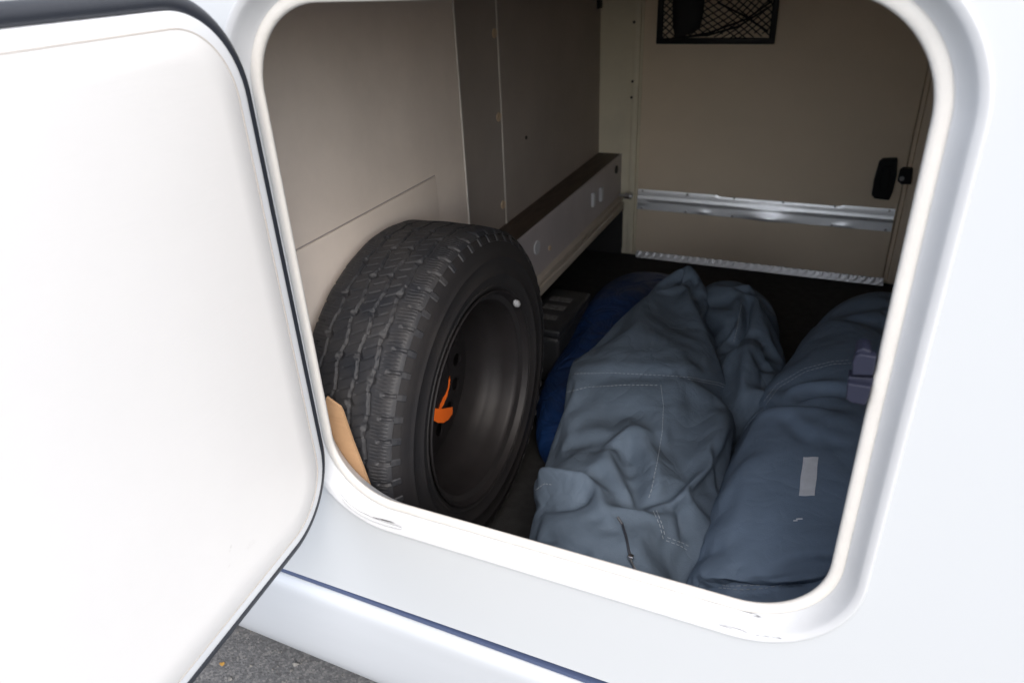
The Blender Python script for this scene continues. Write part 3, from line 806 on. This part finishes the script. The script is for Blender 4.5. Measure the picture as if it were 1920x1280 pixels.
def patch(tree, corners, nu, nv, lift, name, m, parent, th_=.0008, wob=0.):
    c = np.array(corners, float); V = []; 
    for j in range(nv+1):
        for i in range(nu+1):
            u, v = i/nu, j/nv
            p = (1-v)*((1-u)*c[0]+u*c[1])+v*((1-u)*c[3]+u*c[2])
            p = p+wob*np.array([math.sin(v*9+u*3), math.sin(u*7+v*5)])
            h = cast(tree, p)
            nn = h[1] if h[1]@h[0] < 0 else -h[1]
            V.append(h[0]+nn*lift)
    n0 = len(V); V2 = [v+np.array([0, .0002, -th_]) for v in V]; w = nu+1; F = []
    for j in range(nv):
        for i in range(nu): F.append((j*w+i, j*w+i+1, (j+1)*w+i+1, (j+1)*w+i))
    F2 = [tuple(n0+i for i in reversed(f)) for f in F]
    rim_ = [i for i in range(w)]+[j*w+nu for j in range(1, nv+1)]+[nv*w+i for i in range(nu-1, -1, -1)]+[j*w for j in range(nv-1, 0, -1)]
    F3 = [(rim_[i], rim_[(i+1) % len(rim_)], n0+rim_[(i+1) % len(rim_)], n0+rim_[i]) for i in range(len(rim_))]
    return add(name, V+V2, F+F2+F3, m, parent)

def C5(*a): return [(980+x/2.064, 480+y/2.064) for x, y in a]        # notes taken on enlarged details of the photograph
def C6(*a): return [(1250+x/1.94, 520+y/1.94) for x, y in a]

# ---- crumpled bag beside the tyre
bag1 = thing('awning_bag', 'crumpled slate grey fabric bag with a zip, lying beside the spare wheel', 'bag', (-.29, 1.4, ZF), 'grey fabric bags on the garage floor')
secs = [(.775, -.25, .02, -.99, 2.2), (.782, -.25, .10, -.93, 2.2), (.80, -.25, .14, -.895, 2.3), (.86, -.262, .150, -.872, 2.4), (.94, -.275, .155, -.868, 2.4), (1.04, -.286, .182, -.860, 2.6), (1.13, -.280, .184, -.852, 2.7), (1.26, -.298, .208, -.842, 2.7), (1.42, -.344, .220, -.836, 2.6), (1.60, -.374, .214, -.835, 2.3), (1.74, -.386, .190, -.832, 2.2), (1.88, -.384, .142, -.832, 2.1), (1.98, -.375, .090, -.838, 1.9), (2.05, -.365, .045, -.87, 1.9), (2.07, -.365, .01, -.95, 2)]
V, F = loft(secs, 140, 116)
V = V+vnormals(V, F)*(.005*vnoise(V, 3)-.010)[:, None]
sp1 = [
    (C5((150, 470), (350, 462), (560, 470), (760, 492), (835, 525)), -.006, .010, .012),          # seam across
    (C5((200, 430), (350, 432), (560, 440), (760, 462)), .006, .020, .020),
    (C5((400, 690), (415, 790), (440, 870), (475, 950)), -.026, .016, .011),                       # the deep V fold
    (C5((345, 715), (385, 672), (430, 658), (480, 690)), .015, .020, .014),
    (C5((430, 665), (480, 740), (510, 830), (500, 920)), .016, .014, .020),
    (C5((330, 720), (330, 790), (390, 880), (450, 940)), .018, .022, .016),
    (C5((290, 800), (330, 860), (400, 930), (470, 965)), -.014, .012, .012),
    (C5((20, 930), (60, 875), (120, 855), (200, 875), (290, 885)), .022, .018, .014),              # rolled lower lip
    (C5((35, 975), (120, 965), (210, 960), (290, 915)), -.016, .010, .012),
    (C5((285, 880), (300, 950), (320, 1010), (350, 1070)), .014, .012, .014),
    (C5((290, 1000), (330, 1040), (350, 1075)), -.012, .009, .009),
    (C5((390, 905), (430, 950), (480, 968), (540, 1000)), -.012, .010, .012),
    (C5((330, 1000), (420, 985), (500, 985), (545, 1020)), .010, .014, .014),
    (C5((600, 960), (620, 910), (670, 850), (745, 770)), .016, .018, .012),
    (C5((610, 940), (635, 1020), (655, 1085)), -.020, .014, .010),
    (C5((640, 930), (700, 880), (760, 820)), -.012, .016, .016),
    (C5((560, 620), (600, 740), (640, 860)), -.007, .020, .018),
    (C5((745, 580), (765, 680), (750, 760)), .010, .024, .018),
    (C5((60, 1090), (150, 1080), (220, 1130), (280, 1150)), -.012, .014, .014),
    (C5((140, 560), (230, 640), (330, 650), (470, 620)), .006, .03, .03),
    (C5((250, 560), (400, 590), (600, 560)), -.005, .03, .03),
    (C5((690, 90), (735, 170), (775, 250), (800, 340), (825, 450)), .020, .016, .014),            # ridge down the right side
    (C5((740, 130), (770, 190), (800, 215)), -.014, .012, .012),
    (C5((480, 270), (560, 330), (680, 360)), -.005, .03, .03),
    (C5((300, 380), (420, 400), (520, 380)), .005, .025, .018),
    (C5((200, 420), (260, 330), (340, 220), (430, 150)), .008, .03, .02),
]
V, _ = folds(V, F, sp1)
V, F = drape(V, F, .060, .150, smooth((1.50-V[:, 1])/.25)); settle(V)
t1 = bvh(V, F)
add('cloth', V, F, 'bag_grey', bag1, auto=180)
for px in (C5((200, 455), (350, 452), (560, 463), (650, 470)), C5((640, 468), (760, 490), (832, 520)), C5((640, 476), (755, 498), (828, 528)),
           C5((170, 527), (250, 507), (400, 499), (535, 500)), C5((535, 500), (545, 580), (540, 680), (520, 800), (500, 900), (482, 955)),
           C5((50, 905), (85, 880), (125, 885)), C5((505, 985), (530, 1040), (545, 1100)), C5((518, 985), (540, 1040), (553, 1095)), C5((555, 1100), (610, 1120), (650, 1145)), C5((560, 1088), (615, 1108), (660, 1130))):
    stitches(t1, px, 'stitching', bag1)
zp = []
for p in C5((365, 1010), (385, 1040), (400, 1090), (410, 1140), (418, 1165)):
    h = cast(t1, p)
    if h: zp.append(h[0]+(h[1] if h[1]@h[0] < 0 else -h[1])*.0015)
if len(zp) > 2:
    z_ = MB().tube(zp, .0024, 8).build('zip', 'rubber_black', bag1)
    e = Vector(zp[-1]); pu = MB(); pu.box(e.x-.004, e.x+.005, e.y-.006, e.y+.002, e.z-.004, e.z+.006, .001); pu.tube([e+Vector((0, -.006, .002)), e+Vector((.010, -.014, -.006)), e+Vector((.016, -.018, -.012))], .002, 6)
    pu.build('zip_pull', 'steel', z_)
# slack cloth hanging off its far right side
secs = [(1.30, -.105, .01, -1.06, 2), (1.36, -.104, .034, -.985, 2), (1.48, -.105, .052, -.935, 2.0), (1.60, -.118, .066, -.905, 2.0), (1.72, -.140, .082, -.898, 2.0), (1.82, -.165, .100, -.896, 2.0), (1.90, -.195, .115, -.900, 2.0), (1.98, -.225, .122, -.898, 2.0), (2.04, -.24, .10, -.915, 2), (2.08, -.24, .02, -.98, 2)]
V, F = loft(secs, 80, 64)
V = V+vnormals(V, F)*(.006*vnoise(V, 9))[:, None]
sp1b = [
    (C5((860, 180), (855, 250), (830, 330), (805, 390)), -.024, .018, .016),
    (C5((845, 165), (890, 150), (960, 165), (1000, 235), (990, 300)), .020, .016, .016),
    (C5((835, 180), (830, 260), (800, 330)), .018, .012, .012),
    (C5((880, 90), (882, 130), (890, 150)), -.020, .010, .012),
    (C5((760, 105), (830, 90), (890, 88)), .012, .015, .018),
    (C5((905, 95), (925, 115), (920, 150)), .016, .010, .012),
    (C5((905, 300), (880, 400), (860, 500), (840, 620)), .012, .016, .018),
    (C5((905, 405), (930, 425), (950, 440)), -.016, .010, .012),
    (C5((960, 330), (940, 410), (900, 540)), -.012, .014, .016),
]
V, _ = folds(V, F, sp1b)
V, F = drape(V, F, .14, .16, np.ones(len(V)), bend=5., w=.15); settle(V); t1b = bvh(V, F)
add('slack_cloth', V, F, 'bag_grey', bag1, auto=180)
stitches(t1b, C5((845, 190), (832, 270), (815, 340)), 'stitching', bag1)

# ---- smoother bag with a tape patch beside the rear of the opening
bag2 = thing('awning_bag', 'smooth slate grey fabric bag carrying a pale tape patch', 'bag', (.06, 1.4, ZF), 'grey fabric bags on the garage floor')
secs = [(.903, .05, .03, -.90, 2.4), (.905, .046, .158, -.878, 2.8), (.910, .045, .180, -.864, 3.2), (.93, .049, .188, -.856, 3.2), (.97, .058, .190, -.848, 2.8), (1.06, .066, .200, -.838, 2.6), (1.20, .080, .204, -.832, 2.6), (1.34, .090, .204, -.830, 2.6), (1.44, .098, .200, -.840, 2.5), (1.54, .106, .198, -.833, 2.4), (1.68, .122, .180, -.833, 2.2), (1.82, .135, .170, -.836, 2.1), (1.90, .145, .155, -.848, 2.1), (1.99, .155, .145, -.850, 2.1), (2.06, .165, .115, -.870, 2), (2.10, .165, .05, -.92, 2), (2.11, .165, .01, -.97, 2)]
V, F = loft(secs, 130, 110)
V = V+vnormals(V, F)*(.003*vnoise(V, 21))[:, None]
V[:, 1] += .42*(V[:, 0]-.06)*smooth((1.25-V[:, 1])/.35)
sp2 = [
    (C6((300, 500), (350, 470), (430, 458), (520, 462), (640, 480)), -.012, .012, .016),
    (C6((320, 520), (400, 490), (520, 490), (620, 500)), .008, .018, .018),
    (C6((430, 425), (520, 395), (600, 392), (680, 402)), .012, .014, .012),
    (C6((470, 445), (560, 420), (680, 428)), -.010, .010, .010),
    (C6((480, 460), (560, 436), (670, 445)), .007, .010, .010),
    (C6((425, 505), (470, 555), (525, 608)), -.013, .010, .008),
    (C6((525, 608), (590, 612), (665, 612)), -.010, .008, .010),
    (C6((440, 500), (500, 560), (540, 595), (660, 600)), .008, .010, .014),
    (C6((520, 570), (590, 535), (690, 520)), .005, .016, .02),
    (C6((410, 235), (470, 185), (560, 155), (680, 148), (780, 160)), -.009, .012, .016),
    (C6((340, 310), (370, 300), (400, 260)), -.010, .012, .012),
    (C6((300, 300), (330, 310), (370, 325)), -.008, .012, .012),
    (C6((90, 1075), (150, 1040), (210, 990)), -.006, .012, .012),
    (C6((150, 880), (250, 760), (330, 640)), .006, .03, .03),
]
V, _ = folds(V, F, sp2)
V, F = drape(V, F, .022, .10, smooth(1-np.abs(V[:, 1]-1.47)/.26), w=.18, pin=.5, frames=14)
V[:, 1] += .9*np.clip(-.866-V[:, 2], 0, .04)*smooth((1.03-V[:, 1])/.10); settle(V); t2 = bvh(V, F)
add('cloth', V, F, 'bag_grey_lit', bag2, auto=180)
for px in (C6((355, 450), (400, 390), (500, 332), (600, 306), (680, 300)), C6((362, 462), (408, 400), (506, 342), (604, 316), (680, 312))):
    stitches(t2, px, 'stitching', bag2)
patch(t2, C6((497, 655), (552, 655), (538, 795), (480, 795)), 8, 16, .0016, 'tape_patch', 'tape_grey', bag2, wob=.5)
for c in (C6((478, 880)), C6((486, 880)), C6((468, 886))):
    h = cast(t2, c[0]); 
    if h: 
        e = Vector(h[0]); MB().tube([e+Vector((-.003, -.001, .0012)), e+Vector((.003, .0015, .0016))], .0011, 5).build('paint_fleck', 'tape_grey', bag2)
# folded under layers at its near end
secs = [(.752, .055, .02, -.985, 2.4), (.756, .055, .13, -.92, 2.6), (.768, .055, .160, -.890, 2.8), (.80, .058, .172, -.890, 3.0), (.86, .06, .174, -.887, 3.0), (.96, .06, .170, -.890, 2.8), (1.0, .06, .16, -.93, 2.5), (1.01, .06, .02, -1.0, 2)]
V, F = loft(secs, 90, 140)
V = V+vnormals(V, F)*(.003*vnoise(V, 5))[:, None]
V, _ = folds(V, F, [(C6((270, 1152), (380, 1130), (470, 1105), (545, 1092)), -.010, .006, .010), (C6((200, 1130), (330, 1125), (450, 1098)), .006, .012, .012), (C6((520, 1100), (560, 1130), (600, 1150)), -.006, .006, .006)])
settle(V); t3 = bvh(V, F)
ul = add('under_layer', V, F, 'bag_grey_lit', bag2, auto=180)
for px in (C6((140, 1112), (230, 1122), (340, 1118), (440, 1104), (520, 1094)), C6((190, 1128), (270, 1135), (350, 1130), (440, 1114), (510, 1100))):
    stitches(t3, px, 'stitching', bag2)

# ---- blue sack
secs = [(1.33, -.52, .02, -1.08, 2), (1.36, -.52, .07, -1.05, 2), (1.48, -.55, .09, -1.035, 2.1), (1.66, -.575, .11, -1.015, 2.1), (1.88, -.575, .13, -.995, 2.1), (2.05, -.55, .15, -.980, 2.1), (2.20, -.53, .16, -.980, 2), (2.30, -.52, .12, -1.0, 2), (2.34, -.52, .02, -1.08, 2)]
V, F = loft(secs, 120, 90)
V = settle(V+vnormals(V, F)*(.012*vnoise(V, 31))[:, None])
tag(add('blue_sack', V, F, 'bag_blue', None, auto=180), 'dark blue tarpaulin sack squeezed between spare wheel and grey bag', 'sack')

# ---- grey plastic case behind the wheel
case = thing('tool_case', 'dark grey plastic case with pale markings, behind the spare wheel', 'case', (-.73, 1.86, ZF))
box('body', 'case_grey', case, -.80, -.675, 1.74, 2.02, ZF+.002, -1.00, .012)
box('lid', 'case_grey', case, -.803, -.672, 1.737, 2.023, -.998, -.972, .008)
for y in (1.80, 1.87, 1.93): box('marking', 'sticker_white', case, -.78, -.71, y, y+.03, -.9718, -.9708)
